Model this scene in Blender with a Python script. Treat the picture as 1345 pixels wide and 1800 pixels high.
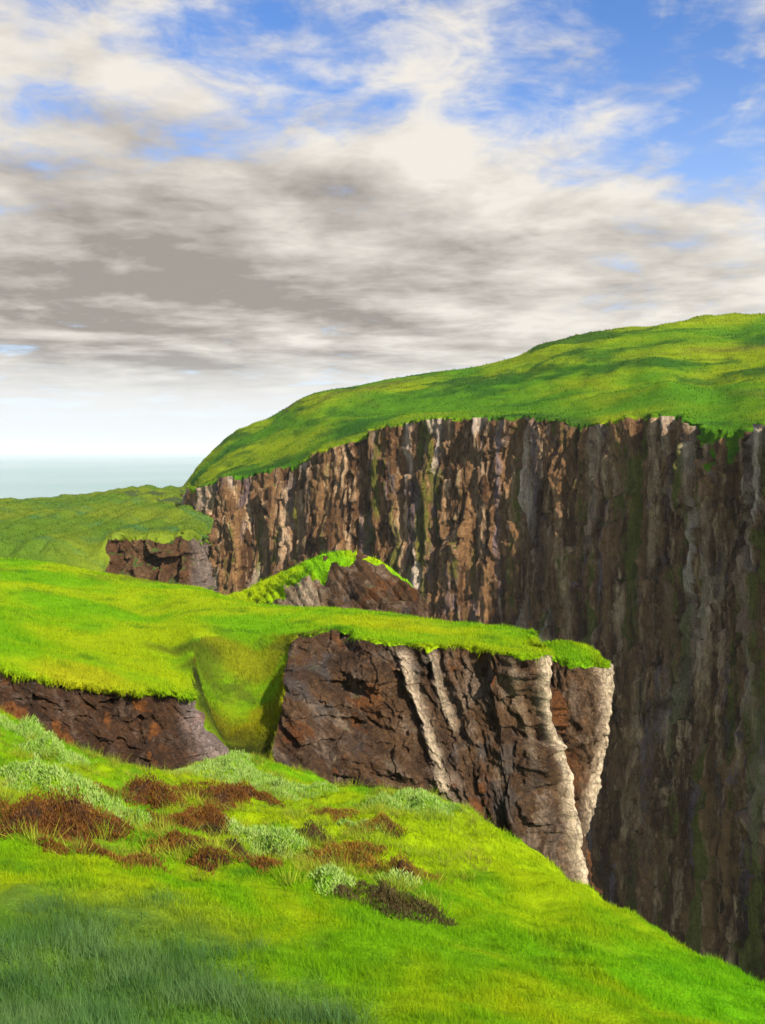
import bpy, math, random
import numpy as np
from mathutils import Vector

for o in list(bpy.data.objects):
    bpy.data.objects.remove(o)
S = bpy.context.scene
COL = S.collection
random.seed(7)
RNG = np.random.default_rng(7)

# ------------------------------------------------------------------ camera
F = 1800.0                     # focal length in picture widths of an 1345 x 1800 frame
cam_d = bpy.data.cameras.new('camera')
cam = bpy.data.objects.new('camera', cam_d)
COL.objects.link(cam)
cam.location = (0, 0, 0)
cam.rotation_euler = (math.radians(90), 0, 0)
cam_d.sensor_fit = 'AUTO'
cam_d.sensor_width = 36
cam_d.lens = 36
cam_d.shift_y = -110 / 1800
cam_d.clip_start = 0.1
cam_d.clip_end = 120000
S.camera = cam

# ------------------------------------------------------------------ light
SUN_DIR = Vector((0.52, -0.66, 0.56)).normalized()      # towards the sun
sun_d = bpy.data.lights.new('sun', 'SUN')
sun_d.energy = 4.3
sun_d.angle = math.radians(0.6)
sun_d.color = (1.0, 0.945, 0.85)
sun = bpy.data.objects.new('sun', sun_d)
sun.rotation_euler = SUN_DIR.to_track_quat('Z', 'Y').to_euler()
COL.objects.link(sun)
S.view_settings.view_transform = 'Standard'
S.view_settings.look = 'None'
S.view_settings.gamma = 1
S.view_settings.use_curve_mapping = False
S.view_settings.exposure = 0.75
S.cycles.volume_bounces = 1
S.cycles.max_bounces = 5
S.cycles.diffuse_bounces = 3
S.cycles.glossy_bounces = 2
S.cycles.transmission_bounces = 3


class NT:
    """small helper for node trees"""
    def __init__(self, tree):
        self.t = tree
        tree.nodes.clear()

    def n(self, typ, **kw):
        nd = self.t.nodes.new(typ)
        for k, v in kw.items():
            setattr(nd, k, v)
        return nd

    def put(self, sock, v):
        if isinstance(v, bpy.types.NodeSocket):
            self.t.links.new(v, sock)
        elif v is not None:
            if hasattr(sock, 'default_value'):
                try:
                    sock.default_value = v
                except Exception:
                    sock.default_value = (v[0], v[1], v[2], 1)

    def m(self, op, a, b=None, c=None, clamp=False):
        nd = self.n('ShaderNodeMath', operation=op, use_clamp=clamp)
        self.put(nd.inputs[0], a)
        self.put(nd.inputs[1], b)
        self.put(nd.inputs[2], c)
        return nd.outputs[0]

    def v(self, op, a, b=None):
        nd = self.n('ShaderNodeVectorMath', operation=op)
        self.put(nd.inputs[0], a)
        if b is not None:
            self.put(nd.inputs[3 if op == 'SCALE' else 1], b)
        return nd.outputs['Value'] if op in ('DISTANCE', 'LENGTH', 'DOT_PRODUCT') else nd.outputs[0]

    def noise(self, vec, scale, detail=5, rough=0.55, dist=0.0, col=False):
        nd = self.n('ShaderNodeTexNoise')
        self.put(nd.inputs['Vector'], vec)
        nd.inputs['Scale'].default_value = scale
        nd.inputs['Detail'].default_value = detail
        nd.inputs['Roughness'].default_value = rough
        nd.inputs['Distortion'].default_value = dist
        return nd.outputs[1 if col else 0]

    def ss(self, x, a, b, lo=0.0, hi=1.0):
        nd = self.n('ShaderNodeMapRange', interpolation_type='SMOOTHSTEP')
        self.put(nd.inputs[0], x)
        nd.inputs[1].default_value = a
        nd.inputs[2].default_value = b
        nd.inputs[3].default_value = lo
        nd.inputs[4].default_value = hi
        return nd.outputs[0]

    def mix(self, fac, a, b, blend='MIX'):
        nd = self.n('ShaderNodeMix', data_type='RGBA', blend_type=blend)
        self.put(nd.inputs[0], fac)
        self.put(nd.inputs[6], a if isinstance(a, bpy.types.NodeSocket) else (*a, 1))
        self.put(nd.inputs[7], b if isinstance(b, bpy.types.NodeSocket) else (*b, 1))
        return nd.outputs[2]

    def xyz(self, x, y, z):
        nd = self.n('ShaderNodeCombineXYZ')
        for i, q in enumerate((x, y, z)):
            self.put(nd.inputs[i], q)
        return nd.outputs[0]

    def sep(self, vec):
        nd = self.n('ShaderNodeSeparateXYZ')
        self.put(nd.inputs[0], vec)
        return nd.outputs


# ------------------------------------------------------------------ sky
W = bpy.data.worlds.new('World')
S.world = W
W.use_nodes = True
W.cycles.sampling_method = 'MANUAL'
W.cycles.sample_map_resolution = 512
w = NT(W.node_tree)


def pxdir(px, py):
    return Vector(((px - 672.5) / F, 1.0, (790 - py) / F)).normalized()


sky = w.n('ShaderNodeTexSky', sky_type='NISHITA', sun_disc=False)
sky.sun_elevation = math.asin(SUN_DIR.z)
sky.sun_rotation = math.atan2(SUN_DIR.x, SUN_DIR.y)
sky.air_density = 1.0
sky.dust_density = 0.4
sky.ozone_density = 2.0
gen = w.n('ShaderNodeTexCoord').outputs['Generated']
dn = w.v('NORMALIZE', gen)
dx, dy, dz = w.sep(dn)
zz = w.m('ADD', w.m('MAXIMUM', dz, 0.0), 0.085)
P = w.xyz(w.m('DIVIDE', dx, zz), w.m('DIVIDE', dy, zz), 0.0)
stre = w.xyz(dx, dy, w.m('MULTIPLY', dz, 1.7))


def gauss(px, py, sig):
    d = pxdir(px, py)
    dist = w.v('DISTANCE', stre, (d.x, d.y, d.z * 1.7))
    e = w.m('MULTIPLY', w.m('MULTIPLY', dist, dist), -1.0 / (2 * sig * sig))
    return w.m('EXPONENT', e)


def addall(lst):
    tot = None
    for a, s in lst:
        q = w.m('MULTIPLY', s, a)
        tot = q if tot is None else w.m('ADD', tot, q)
    return tot


def cloud(pv, det=8):
    a = w.noise(pv, 1.75, det, 0.57, 0.3)
    b = w.noise(pv, 0.55, 4, 0.5, 0.3)
    f = w.noise(pv, 6.0, 6, 0.65, 0.6)
    q = w.m('ADD', w.m('MULTIPLY', a, 0.55), w.m('MULTIPLY', b, 0.30))
    q = w.m('ADD', q, w.m('MULTIPLY', f, 0.15))
    return w.m('ADD', w.m('MULTIPLY', w.m('SUBTRACT', q, 0.5), 1.7), 0.5)


bias = addall([
    (0.22, gauss(150, 430, 0.17)), (0.22, gauss(560, 450, 0.15)), (0.18, gauss(900, 480, 0.13)), (0.18, gauss(1200, 460, 0.11)), (0.12, gauss(200, 600, 0.11)),
    (0.07, gauss(830, 260, 0.060)), (0.08, gauss(120, 110, 0.10)), (-0.03, gauss(700, 60, 0.07)),
    (-0.11, gauss(1290, 50, 0.10)), (-0.10, gauss(1080, 210, 0.09)), (-0.13, gauss(430, 190, 0.07)),
    (-0.08, gauss(1290, 310, 0.05)), (-0.06, gauss(900, 150, 0.05)), (-0.08, gauss(120, 190, 0.03)),
    (0.13, gauss(1070, 165, 0.03)), (0.13, gauss(820, 70, 0.04)), (0.12, gauss(1180, 130, 0.02)), (0.10, gauss(990, 90, 0.02)), (-0.07, gauss(560, 120, 0.05))])
def soft_():
    return w.noise(w.xyz(w.m('MULTIPLY', dx, 5.0), w.m('MULTIPLY', dy, 5.0), w.m('MULTIPLY', dz, 9.0)), 2.8, 8, 0.62, 0.7)


c0 = w.m('ADD', cloud(P), bias)
c1 = w.m('ADD', cloud(w.v('ADD', P, (0.16, -0.20, 0.0)), 4), bias)
alpha = w.ss(w.m('ADD', c0, w.m('MULTIPLY', w.m('SUBTRACT', soft_(), 0.5), 0.42)), 0.38, 0.70)
thick = w.m('ADD', w.ss(c0, 0.56, 0.78), 0.0)
rel = w.m('MULTIPLY', w.m('SUBTRACT', c1, c0), 3.2)
mass = addall([(0.85, gauss(120, 440, 0.14)), (0.60, gauss(450, 450, 0.12)), (0.60, gauss(850, 490, 0.085)), (0.35, gauss(480, 600, 0.08)),
               (0.50, gauss(100, 590, 0.10)), (0.40, gauss(1150, 450, 0.06)), (-0.5, gauss(830, 250, 0.06)),
               (-0.25, gauss(1100, 560, 0.10))])
# thin horizontal streaks low in the sky
strk = w.noise(w.xyz(w.m('MULTIPLY', dx, 3.0), w.m('MULTIPLY', dy, 3.0), w.m('MULTIPLY', dz, 42.0)), 1.0, 7, 0.6, 0.4)
low = w.ss(dz, 0.045, 0.20, 1.0, 0.0)
grey = w.m('ADD', w.m('ADD', w.m('MULTIPLY', mass, 0.80), w.m('MULTIPLY', thick, 0.22)), rel)
grey = w.m('ADD', grey, w.m('MULTIPLY', w.m('MULTIPLY', w.m('SUBTRACT', strk, 0.5), 3.0), low))
grey = w.m('MULTIPLY', grey, w.ss(dz, 0.03, 0.09))
soft = w.noise(w.xyz(w.m('MULTIPLY', dx, 5.0), w.m('MULTIPLY', dy, 5.0), w.m('MULTIPLY', dz, 11.0)), 1.6, 8, 0.60, 0.5)
grey = w.m('ADD', grey, w.m('MULTIPLY', w.m('SUBTRACT', soft, 0.5), 1.25))
grey = w.m('DIVIDE', w.m('ADD', grey, 0.18), 1.6, clamp=True)
ccol = w.mix(grey, (0.535, 0.505, 0.460), (0.222, 0.200, 0.180))
skyc = w.mix(1.0, sky.outputs[0], (0.056, 0.078, 0.112), 'MULTIPLY')
skyc = w.mix(w.ss(dz, 0.0, 0.40, 0.45, 0.0), skyc, (0.62, 0.66, 0.70))
out = w.mix(alpha, skyc, ccol)
# pale air along the horizon
out = w.mix(w.ss(w.m('ADD', dz, w.m('MULTIPLY', w.m('SUBTRACT', strk, 0.5), 0.035)), 0.012, 0.105, 0.95, 0.0), out, (0.53, 0.55, 0.565))
bg = w.n('ShaderNodeBackground')
w.put(bg.inputs[0], out)
bg.inputs[1].default_value = 1.0
wo = w.n('ShaderNodeOutputWorld')
w.t.links.new(bg.outputs[0], wo.inputs[0])

# ------------------------------------------------------------------ numpy noise
_perm = np.random.default_rng(11).permutation(256)
_perm = np.concatenate([_perm, _perm, _perm])
_g = np.random.default_rng(12).normal(size=(256, 3))
_g /= np.linalg.norm(_g, axis=1)[:, None]


def perlin(p):
    p = np.asarray(p, float)
    i = np.floor(p).astype(int)
    f = p - i
    u = f * f * f * (f * (f * 6 - 15) + 10)
    r = np.zeros(len(p))
    for a in (0, 1):
        wx = u[:, 0] if a else 1 - u[:, 0]
        for b in (0, 1):
            wy = u[:, 1] if b else 1 - u[:, 1]
            for c in (0, 1):
                wz = u[:, 2] if c else 1 - u[:, 2]
                h = _perm[_perm[_perm[(i[:, 0] + a) & 255] + ((i[:, 1] + b) & 255)] + ((i[:, 2] + c) & 255)]
                g = _g[h]
                dot = g[:, 0] * (f[:, 0] - a) + g[:, 1] * (f[:, 1] - b) + g[:, 2] * (f[:, 2] - c)
                r += wx * wy * wz * dot
    return r * 1.5


def fbm(p, oct=4, gain=0.5, lac=2.03):
    p = np.asarray(p, float)
    r = np.zeros(len(p)); a = 1.0
    for k in range(oct):
        r += a * perlin(p + 17.3 * k)
        p = p * lac; a *= gain
    return r


def ridged(p, oct=4, gain=0.5):
    p = np.asarray(p, float)
    r = np.zeros(len(p)); a = 1.0
    for k in range(oct):
        r += a * (1 - 2 * np.abs(perlin(p + 9.1 * k)))
        p = p * 2.03; a *= gain
    return r


def cells(q, seed=0):
    """2-D worley: (cell value 0..1, distance to the border)"""
    q = np.asarray(q, float)
    i = np.floor(q).astype(int)
    d1 = np.full(len(q), 9.0); d2 = np.full(len(q), 9.0); val = np.zeros(len(q))
    for a in (-1, 0, 1):
        for b in (-1, 0, 1):
            ci = i[:, 0] + a; cj = i[:, 1] + b
            h = _perm[_perm[(ci + seed * 31) & 255] + (cj & 255)]
            h2 = _perm[(h + 71) & 255]; h3 = _perm[(h + 133) & 255]
            dx_ = ci + 0.1 + 0.8 * h / 255.0 - q[:, 0]
            dy_ = cj + 0.1 + 0.8 * h2 / 255.0 - q[:, 1]
            d = np.hypot(dx_, dy_)
            new = d < d1
            d2 = np.where(new, d1, np.minimum(d2, d))
            val = np.where(new, h3 / 255.0, val)
            d1 = np.where(new, d, d1)
    return val, d2 - d1


def facets(q, seed=0, tilt=1.6):
    """2-D worley cells, each a tilted plane: angular broken rock"""
    q = np.asarray(q, float)
    i = np.floor(q).astype(int)
    d1 = np.full(len(q), 9.0); r = np.zeros(len(q))
    for a in (-1, 0, 1):
        for b in (-1, 0, 1):
            ci = i[:, 0] + a; cj = i[:, 1] + b
            h = _perm[_perm[(ci + seed * 31) & 255] + (cj & 255)]
            h2 = _perm[(h + 71) & 255]; h3 = _perm[(h + 133) & 255]; h4 = _perm[(h + 19) & 255]
            ex = q[:, 0] - (ci + 0.1 + 0.8 * h / 255.0)
            ey = q[:, 1] - (cj + 0.1 + 0.8 * h2 / 255.0)
            d = np.hypot(ex, ey)
            val = (h3 / 255.0 - 0.5) + tilt * ((h4 / 255.0 - 0.5) * ex + (h / 255.0 - 0.5) * ey)
            new = d < d1
            r = np.where(new, val, r)
            d1 = np.where(new, d, d1)
    return r


def A3(x, y, z):
    x, y, z = np.broadcast_arrays(x, y, z)
    return np.stack([x.ravel(), y.ravel(), z.ravel()], 1).astype(float)


def smooth(x, a, b):
    t = np.clip((x - a) / (b - a), 0, 1)
    return t * t * (3 - 2 * t)


# ------------------------------------------------------------------ mesh helpers
def pp(px, py, Y):
    """a point seen in direction (px, py), at distance Y in front of the camera"""
    return ((px - 672.5) * Y / F, Y, (790 - py) * Y / F)


def mesh_obj(name, verts, faces, mat, parent=None, attrs=None, smooth_shade=True):
    verts = np.asarray(verts, np.float32); faces = np.asarray(faces, np.int32)
    used = np.zeros(len(verts), bool); used[faces.ravel()] = True
    if not used.all():
        idx = np.cumsum(used) - 1
        faces = idx[faces]
        verts = verts[used]
        if attrs:
            attrs = {k: np.asarray(a)[used] for k, a in attrs.items()}
    k = faces.shape[1]
    me = bpy.data.meshes.new(name)
    me.vertices.add(len(verts)); me.vertices.foreach_set('co', verts.ravel())
    me.loops.add(faces.size); me.loops.foreach_set('vertex_index', faces.ravel().astype(np.int32))
    me.polygons.add(len(faces))
    me.polygons.foreach_set('loop_start', np.arange(0, faces.size, k, dtype=np.int32))
    me.polygons.foreach_set('loop_total', np.full(len(faces), k, np.int32))
    me.polygons.foreach_set('use_smooth', np.full(len(faces), smooth_shade, bool))
    for an, av in (attrs or {}).items():
        at = me.attributes.new(an, 'FLOAT', 'POINT')
        at.data.foreach_set('value', np.asarray(av, np.float32).ravel())
    me.update(calc_edges=True); me.validate()
    me.materials.append(mat)
    o = bpy.data.objects.new(name, me)
    COL.objects.link(o)
    if parent:
        o.parent = parent
    return o


def tag(o, label=None, cat=None, group=None, kind=None):
    for k, v_ in (('label', label), ('category', cat), ('group', group), ('kind', kind)):
        if v_:
            o[k] = v_
    return o


def catmull(P_, t):
    """P_ (K,3), t in [0, K-1]"""
    P_ = np.asarray(P_, float); K = len(P_)
    i = np.clip(np.floor(t).astype(int), 0, K - 2); f = (t - i)[:, None]
    p0 = P_[np.clip(i - 1, 0, K - 1)]; p1 = P_[i]; p2 = P_[i + 1]; p3 = P_[np.clip(i + 2, 0, K - 1)]
    m1 = (p2 - p0) / 2; m2 = (p3 - p1) / 2
    f2 = f * f; f3 = f2 * f
    return (2 * f3 - 3 * f2 + 1) * p1 + (f3 - 2 * f2 + f) * m1 + (-2 * f3 + 3 * f2) * p2 + (f3 - f2) * m2


def loft(rows, ncol, subs, ref):
    """rows: list of (K,3) control polylines; subs: pieces between consecutive rows.
    returns grid (R,C,3), row coordinate (R,), station coordinate (C,), arc length (C,)"""
    K = len(rows[0])
    tt = np.linspace(0, K - 1, 4000)
    L = catmull(rows[ref], tt)
    s = np.concatenate([[0], np.cumsum(np.linalg.norm(np.diff(L, axis=0), axis=1))])
    sc = np.linspace(0, s[-1], ncol)
    st = np.interp(sc, s, tt)
    R_ = [catmull(r, st) for r in rows]
    g = []; rc = []
    for k in range(len(rows) - 1):
        n = subs[k]
        for j in range(n):
            f = j / n
            g.append(R_[k] * (1 - f) + R_[k + 1] * f); rc.append(k + f)
    g.append(R_[-1]); rc.append(len(rows) - 1)
    return np.array(g), np.array(rc), st, sc


def grid_faces(R_, C_, flip=False, wrap=False):
    j = np.arange(C_ if wrap else C_ - 1)
    i = np.arange(R_ - 1)
    I, J = np.meshgrid(i, j, indexing='ij')
    J2 = (J + 1) % C_
    a = I * C_ + J; b = I * C_ + J2; c = (I + 1) * C_ + J2; d = (I + 1) * C_ + J
    f = np.stack([a, b, c, d], -1)
    if flip:
        f = f[..., ::-1]
    return f                                     # (R-1, C-1, 4)


# ------------------------------------------------------------------ materials
def new_mat(name):
    m_ = bpy.data.materials.new(name); m_.use_nodes = True
    return m_, NT(m_.node_tree)


def finish(t, color, rough=0.9, bump=None, strength=0.5, dist=0.1, spec=0.2, trans=0.0):
    b = t.n('ShaderNodeBsdfPrincipled')
    t.put(b.inputs['Base Color'], color)
    t.put(b.inputs['Roughness'], rough)
    b.inputs['Specular IOR Level'].default_value = spec
    if bump is not None:
        bn = t.n('ShaderNodeBump')
        bn.inputs['Strength'].default_value = strength
        bn.inputs['Distance'].default_value = dist
        t.put(bn.inputs['Height'], bump)
        t.t.links.new(bn.outputs[0], b.inputs['Normal'])
    o = t.n('ShaderNodeOutputMaterial')
    sh = b.outputs[0]
    if trans > 0:
        tr = t.n('ShaderNodeBsdfTranslucent')
        t.put(tr.inputs[0], color)
        mx = t.n('ShaderNodeMixShader'); mx.inputs[0].default_value = trans
        t.t.links.new(sh, mx.inputs[1]); t.t.links.new(tr.outputs[0], mx.inputs[2])
        sh = mx.outputs[0]
    t.t.links.new(sh, o.inputs[0])


def grass_material(name, scale, palette, bumpd, blade=False, patches=(), stretch=(1, 1, 1), hard=1.0):
    """palette: lush, yellow, dark, brown"""
    m_, t = new_mat(name)
    pos = t.n('ShaderNodeNewGeometry').outputs['Position']
    q = t.v('MULTIPLY', pos, stretch)
    n1 = t.noise(q, scale, 4, 0.55, 0.4)
    n2 = t.noise(t.v('ADD', q, (31.0, 7.0, 3.0)), scale * 2.3, 5, 0.6, 0.3)
    n3 = t.noise(t.v('ADD', q, (11.0, 57.0, 3.0)), scale * 0.8, 6, 0.62, 0.6)
    n4 = t.noise(q, scale * 14, 5, 0.65)
    c = t.mix(t.ss(n1, 0.51 - 0.11 * hard, 0.51 + 0.11 * hard), palette[0], palette[1])
    c = t.mix(t.ss(n2, 0.53 - 0.03 / hard * (hard < 1), 0.70 - 0.1 * (hard < 1), 0.0, 0.85), c, palette[2])
    c = t.mix(t.ss(n3, 0.60, 0.72, 0.0, 0.8), c, palette[3])
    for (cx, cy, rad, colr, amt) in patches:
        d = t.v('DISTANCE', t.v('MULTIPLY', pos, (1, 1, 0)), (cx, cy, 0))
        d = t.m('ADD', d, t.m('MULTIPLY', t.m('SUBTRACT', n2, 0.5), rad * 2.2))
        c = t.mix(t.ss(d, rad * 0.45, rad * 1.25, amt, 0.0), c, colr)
    if blade:
        at = t.n('ShaderNodeAttribute', attribute_name='tint')
        c = t.mix(1.0, c, t.mix(at.outputs['Fac'], (0.55, 0.60, 0.5), (1.45, 1.35, 1.3)), 'MULTIPLY')
        finish(t, c, 0.7, None, spec=0.06, trans=0.35)
    else:
        c = t.mix(1.0, c, t.mix(n4, (0.55, 0.58, 0.5), (1.4, 1.38, 1.4)), 'MULTIPLY')
        n7 = t.noise(t.v('ADD', q, (5, 3, 1)), scale * 75, 4, 0.7)
        c = t.mix(1.0, c, t.mix(n7, (0.5, 0.55, 0.5), (1.5, 1.45, 1.5)), 'MULTIPLY')
        h = t.m('ADD', t.m('MULTIPLY', n4, 0.6), n7)
        finish(t, c, 0.95, h, 0.9, bumpd, spec=0.03)
    return m_


def rock_material(name, pal, sc, vertical=0.12, ledge=(0.10, 0.15, 0.012), bumpd=0.25, ledge_from=0.62):
    """pal: dark, mid, tan, pale, grey, moss"""
    m_, t = new_mat(name)
    geo = t.n('ShaderNodeNewGeometry')
    pos = geo.outputs['Position']
    q = t.v('MULTIPLY', pos, (1, 1, vertical))
    wob = t.noise(pos, sc * 0.6, 3, 0.5, col=True)
    q = t.v('ADD', q, t.v('SCALE', t.v('SUBTRACT', wob, (0.5, 0.5, 0.5)), 0.5 / sc))
    n1 = t.noise(q, sc, 6, 0.6, 0.3)
    n2 = t.noise(t.v('ADD', q, (19, 5, 41)), sc * 1.3, 6, 0.65, 0.3)
    n3 = t.noise(t.v('ADD', q, (7, 73, 13)), sc * 0.9, 5, 0.6, 0.4)
    n4 = t.noise(t.v('ADD', q, (53, 23, 3)), sc * 0.7, 5, 0.6, 0.4)
    n5 = t.noise(pos, sc * 9, 7, 0.68)
    n6 = t.noise(q, sc * 5, 6, 0.65, 0.2)
    at = t.n('ShaderNodeAttribute', attribute_name='pale').outputs['Fac']
    c = t.mix(t.ss(n1, 0.38, 0.60), pal[0], pal[1])
    c = t.mix(t.ss(n2, 0.50, 0.66, 0, 0.9), c, pal[2])
    c = t.mix(t.ss(n3, 0.56, 0.68, 0, 0.8), c, pal[4])
    c = t.mix(t.ss(n6, 0.58, 0.72, 0, 0.6), c, pal[2])
    c = t.mix(t.ss(n4, 0.555, 0.64, 0, 0.9), c, pal[5])
    pale = t.m('MULTIPLY', at, t.ss(n6, 0.30, 0.52, 0.25, 1.0))
    c = t.mix(t.m('MINIMUM', pale, 1.0), c, pal[3])
    c = t.mix(1.0, c, t.mix(n5, (0.55, 0.54, 0.53), (1.5, 1.5, 1.48)), 'MULTIPLY')
    nz = t.sep(geo.outputs['Normal'])[2]
    nz = t.m('ADD', nz, t.m('MULTIPLY', t.m('SUBTRACT', n2, 0.5), 0.5))
    c = t.mix(t.ss(nz, ledge_from, ledge_from + 0.2), c, ledge)
    ck = t.noise(t.v('ADD', pos, (3, 9, 27)), sc * 3.2, 6, 0.6, 0.8)
    ck = t.ss(t.m('ABSOLUTE', t.m('SUBTRACT', ck, 0.5)), 0.0, 0.035)
    ck2 = t.noise(t.v('ADD', q, (13, 2, 7)), sc * 2.4, 5, 0.6, 0.6)
    ck2 = t.ss(t.m('ABSOLUTE', t.m('SUBTRACT', ck2, 0.5)), 0.0, 0.03)
    h = t.m('ADD', t.m('MULTIPLY', n5, 1.6), t.m('MULTIPLY', n6, 1.2))
    h = t.m('ADD', h, t.m('ADD', t.m('MULTIPLY', ck, 0.5), t.m('MULTIPLY', ck2, 0.4)))
    finish(t, c, 0.88, h, 1.0, bumpd * 1.7, spec=0.25)
    return m_


LUSH = (0.170, 0.370, 0.004); YEL = (0.330, 0.425, 0.004); DKG = (0.070, 0.200, 0.008); BRN = (0.170, 0.165, 0.014)
FGP = [(-4.6, 10.5, 3.6, (0.040, 0.140, 0.015), 0.6), (-4.6, 15.0, 3.0, (0.090, 0.19, 0.035), 0.7), (-1.5, 12.5, 1.6, (0.11, 0.22, 0.04), 0.5),  # first three: shadow in the lower left corner, put into the turf colour
       (6.2, 19.5, 3.2, (0.125, 0.40, 0.004), 0.8), (3.5, 30.0, 7.5, (0.35, 0.47, 0.004), 0.8)]
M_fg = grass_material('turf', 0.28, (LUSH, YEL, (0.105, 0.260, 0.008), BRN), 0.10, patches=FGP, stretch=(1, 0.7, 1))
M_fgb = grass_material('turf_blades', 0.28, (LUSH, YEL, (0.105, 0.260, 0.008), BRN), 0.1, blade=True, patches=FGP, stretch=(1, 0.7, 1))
SHP = [(-11.6, 62.5, 2.4, (0.085, 0.095, 0.010), 0.75), (-9.6, 58.5, 2.2, (0.065, 0.070, 0.010), 0.85), (-14.5, 49.5, 2.6, (0.40, 0.36, 0.010), 0.6), (0.0, 74.0, 6.0, (0.40, 0.43, 0.004), 0.7)]  # first two: shadow of the gully's left side, painted in dark olive
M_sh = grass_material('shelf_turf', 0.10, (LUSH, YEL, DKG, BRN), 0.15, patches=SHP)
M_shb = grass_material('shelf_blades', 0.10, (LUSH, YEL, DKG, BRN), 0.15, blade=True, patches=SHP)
GUP = SHP + [(-5.9, 58.0, 5.0, (0.27, 0.24, 0.006), 0.85), (-8.7, 55.5, 3.4, (0.050, 0.060, 0.010), 1.0), (-8.0, 52.0, 2.2, (0.050, 0.066, 0.010), 0.9)]  # added patches: lit yellow right side and shaded left wall, as turf colour
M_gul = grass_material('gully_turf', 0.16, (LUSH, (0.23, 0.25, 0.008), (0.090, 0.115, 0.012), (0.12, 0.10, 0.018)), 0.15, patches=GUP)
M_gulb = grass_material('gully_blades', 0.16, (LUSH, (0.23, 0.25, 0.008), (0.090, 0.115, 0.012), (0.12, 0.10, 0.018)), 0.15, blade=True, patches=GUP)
HP = ((0.075, 0.190, 0.006), (0.215, 0.275, 0.005), (0.022, 0.082, 0.008), (0.105, 0.082, 0.018))
M_hill = grass_material('hill_turf', 0.024, HP, 0.5, stretch=(0.6, 0.6, 2.2), hard=0.7)
M_hillb = grass_material('hill_blades', 0.024, HP, 0.5, blade=True, stretch=(0.6, 0.6, 2.2), hard=0.7)
M_coast = grass_material('coast_turf', 0.03, ((0.105, 0.185, 0.014), (0.165, 0.215, 0.014), (0.065, 0.165, 0.045), (0.12, 0.12, 0.022)), 0.4)
M_cliff = rock_material('cliff_rock', ((0.088, 0.036, 0.010), (0.310, 0.158, 0.060), (0.64, 0.41, 0.22), (0.80, 0.62, 0.46), (0.250, 0.175, 0.180), (0.150, 0.145, 0.012)), 0.29, 0.09, (0.085, 0.13, 0.014), ledge_from=0.72)
M_prom = rock_material('headland_rock', ((0.050, 0.022, 0.007), (0.110, 0.054, 0.020), (0.215, 0.145, 0.092), (0.70, 0.53, 0.34), (0.082, 0.066, 0.054), (0.150, 0.050, 0.009)), 0.45, 0.5, (0.10, 0.16, 0.012), 0.12, 0.95)
M_earth = rock_material('peat_earth', ((0.042, 0.018, 0.006), (0.085, 0.036, 0.012), (0.150, 0.092, 0.058), (0.36, 0.27, 0.23), (0.060, 0.046, 0.034), (0.21, 0.068, 0.010)), 0.9, 0.6, (0.12, 0.17, 0.012), 0.07, 0.98)


# ------------------------------------------------------------------ sea
m_, t = new_mat('sea_water')
pos = t.n('ShaderNodeNewGeometry').outputs['Position']
n1 = t.noise(t.v('MULTIPLY', pos, (1, 0.35, 1)), 0.012, 8, 0.6)
n2 = t.noise(pos, 0.0011, 4, 0.5)
c = t.mix(t.ss(n2, 0.35, 0.65), (0.27, 0.40, 0.34), (0.34, 0.45, 0.39))
finish(t, c, 0.42, n1, 0.25, 2.0, spec=0.35)
M_sea = m_
R0 = 60000.0
ang = np.linspace(0, 2 * math.pi, 97)[:-1]
rad = np.array([1, 60, 150, 400, 1000, 2500, 6000, 15000, 30000, R0])
V = A3(np.cos(ang)[None] * rad[:, None], np.sin(ang)[None] * rad[:, None], np.full((1, 1), -100.0))
sea = mesh_obj('sea', V, grid_faces(len(rad), len(ang), wrap=True).reshape(-1, 4), M_sea)
tag(sea, 'pale grey green sea stretching to the horizon behind the headland', 'sea', kind='structure')

# ------------------------------------------------------------------ foreground slope (height field)
CP = np.array([
    pp(672, 1800, 12), pp(0, 1800, 11.5), pp(1345, 1800, 17.6), pp(0, 1600, 16), pp(672, 1600, 20), pp(1020, 1560, 29),
    pp(1150, 1625, 25), pp(1345, 1730, 20.5), pp(0, 1470, 22), pp(300, 1500, 25), pp(672, 1480, 30), pp(900, 1470, 35),
    pp(700, 1392, 42), pp(0, 1380, 29), pp(300, 1420, 33), pp(500, 1425, 37), pp(0, 1300, 37), pp(200, 1362, 44), pp(110, 1322, 44), pp(190, 1385, 47), pp(310, 1385, 48), pp(90, 1320, 46),
    pp(330, 1362, 46), pp(400, 1335, 48), pp(560, 1395, 45), pp(460, 1345, 50), pp(0, 1255, 44), pp(-200, 1195, 43), pp(600, 1500, 28),
    (0, 0, -1.75), (0, 5, -3.9), (-4, 5, -3.6), (4, 6, -4.6), (-15, 12, -5.2), (-26, 30, -7.5), (-30, 0, -1.0), (0, -20, 3), (20, -15, -3),
    (-30, -20, 3), (15, 6, -8.2), (-30, 50, -10), (24, 0, -8.5)])


def tps_fit(P_):
    n = len(P_)
    d = np.hypot(P_[:, None, 0] - P_[None, :, 0], P_[:, None, 1] - P_[None, :, 1])
    K = np.where(d > 0, d * d * np.log(d + 1e-12), 0) + np.eye(n) * 0.3
    Q = np.c_[np.ones(n), P_[:, :2]]
    M = np.zeros((n + 3, n + 3)); M[:n, :n] = K; M[:n, n:] = Q; M[n:, :n] = Q.T
    return np.linalg.solve(M, np.r_[P_[:, 2], 0, 0, 0])


TPW = tps_fit(CP)


def tps(x, y):
    r = TPW[-3] + TPW[-2] * x + TPW[-1] * y
    for k in range(len(CP)):
        d2 = (x - CP[k, 0]) ** 2 + (y - CP[k, 1]) ** 2
        r = r + TPW[k] * 0.5 * d2 * np.log(d2 + 1e-12)
    return r


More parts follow.
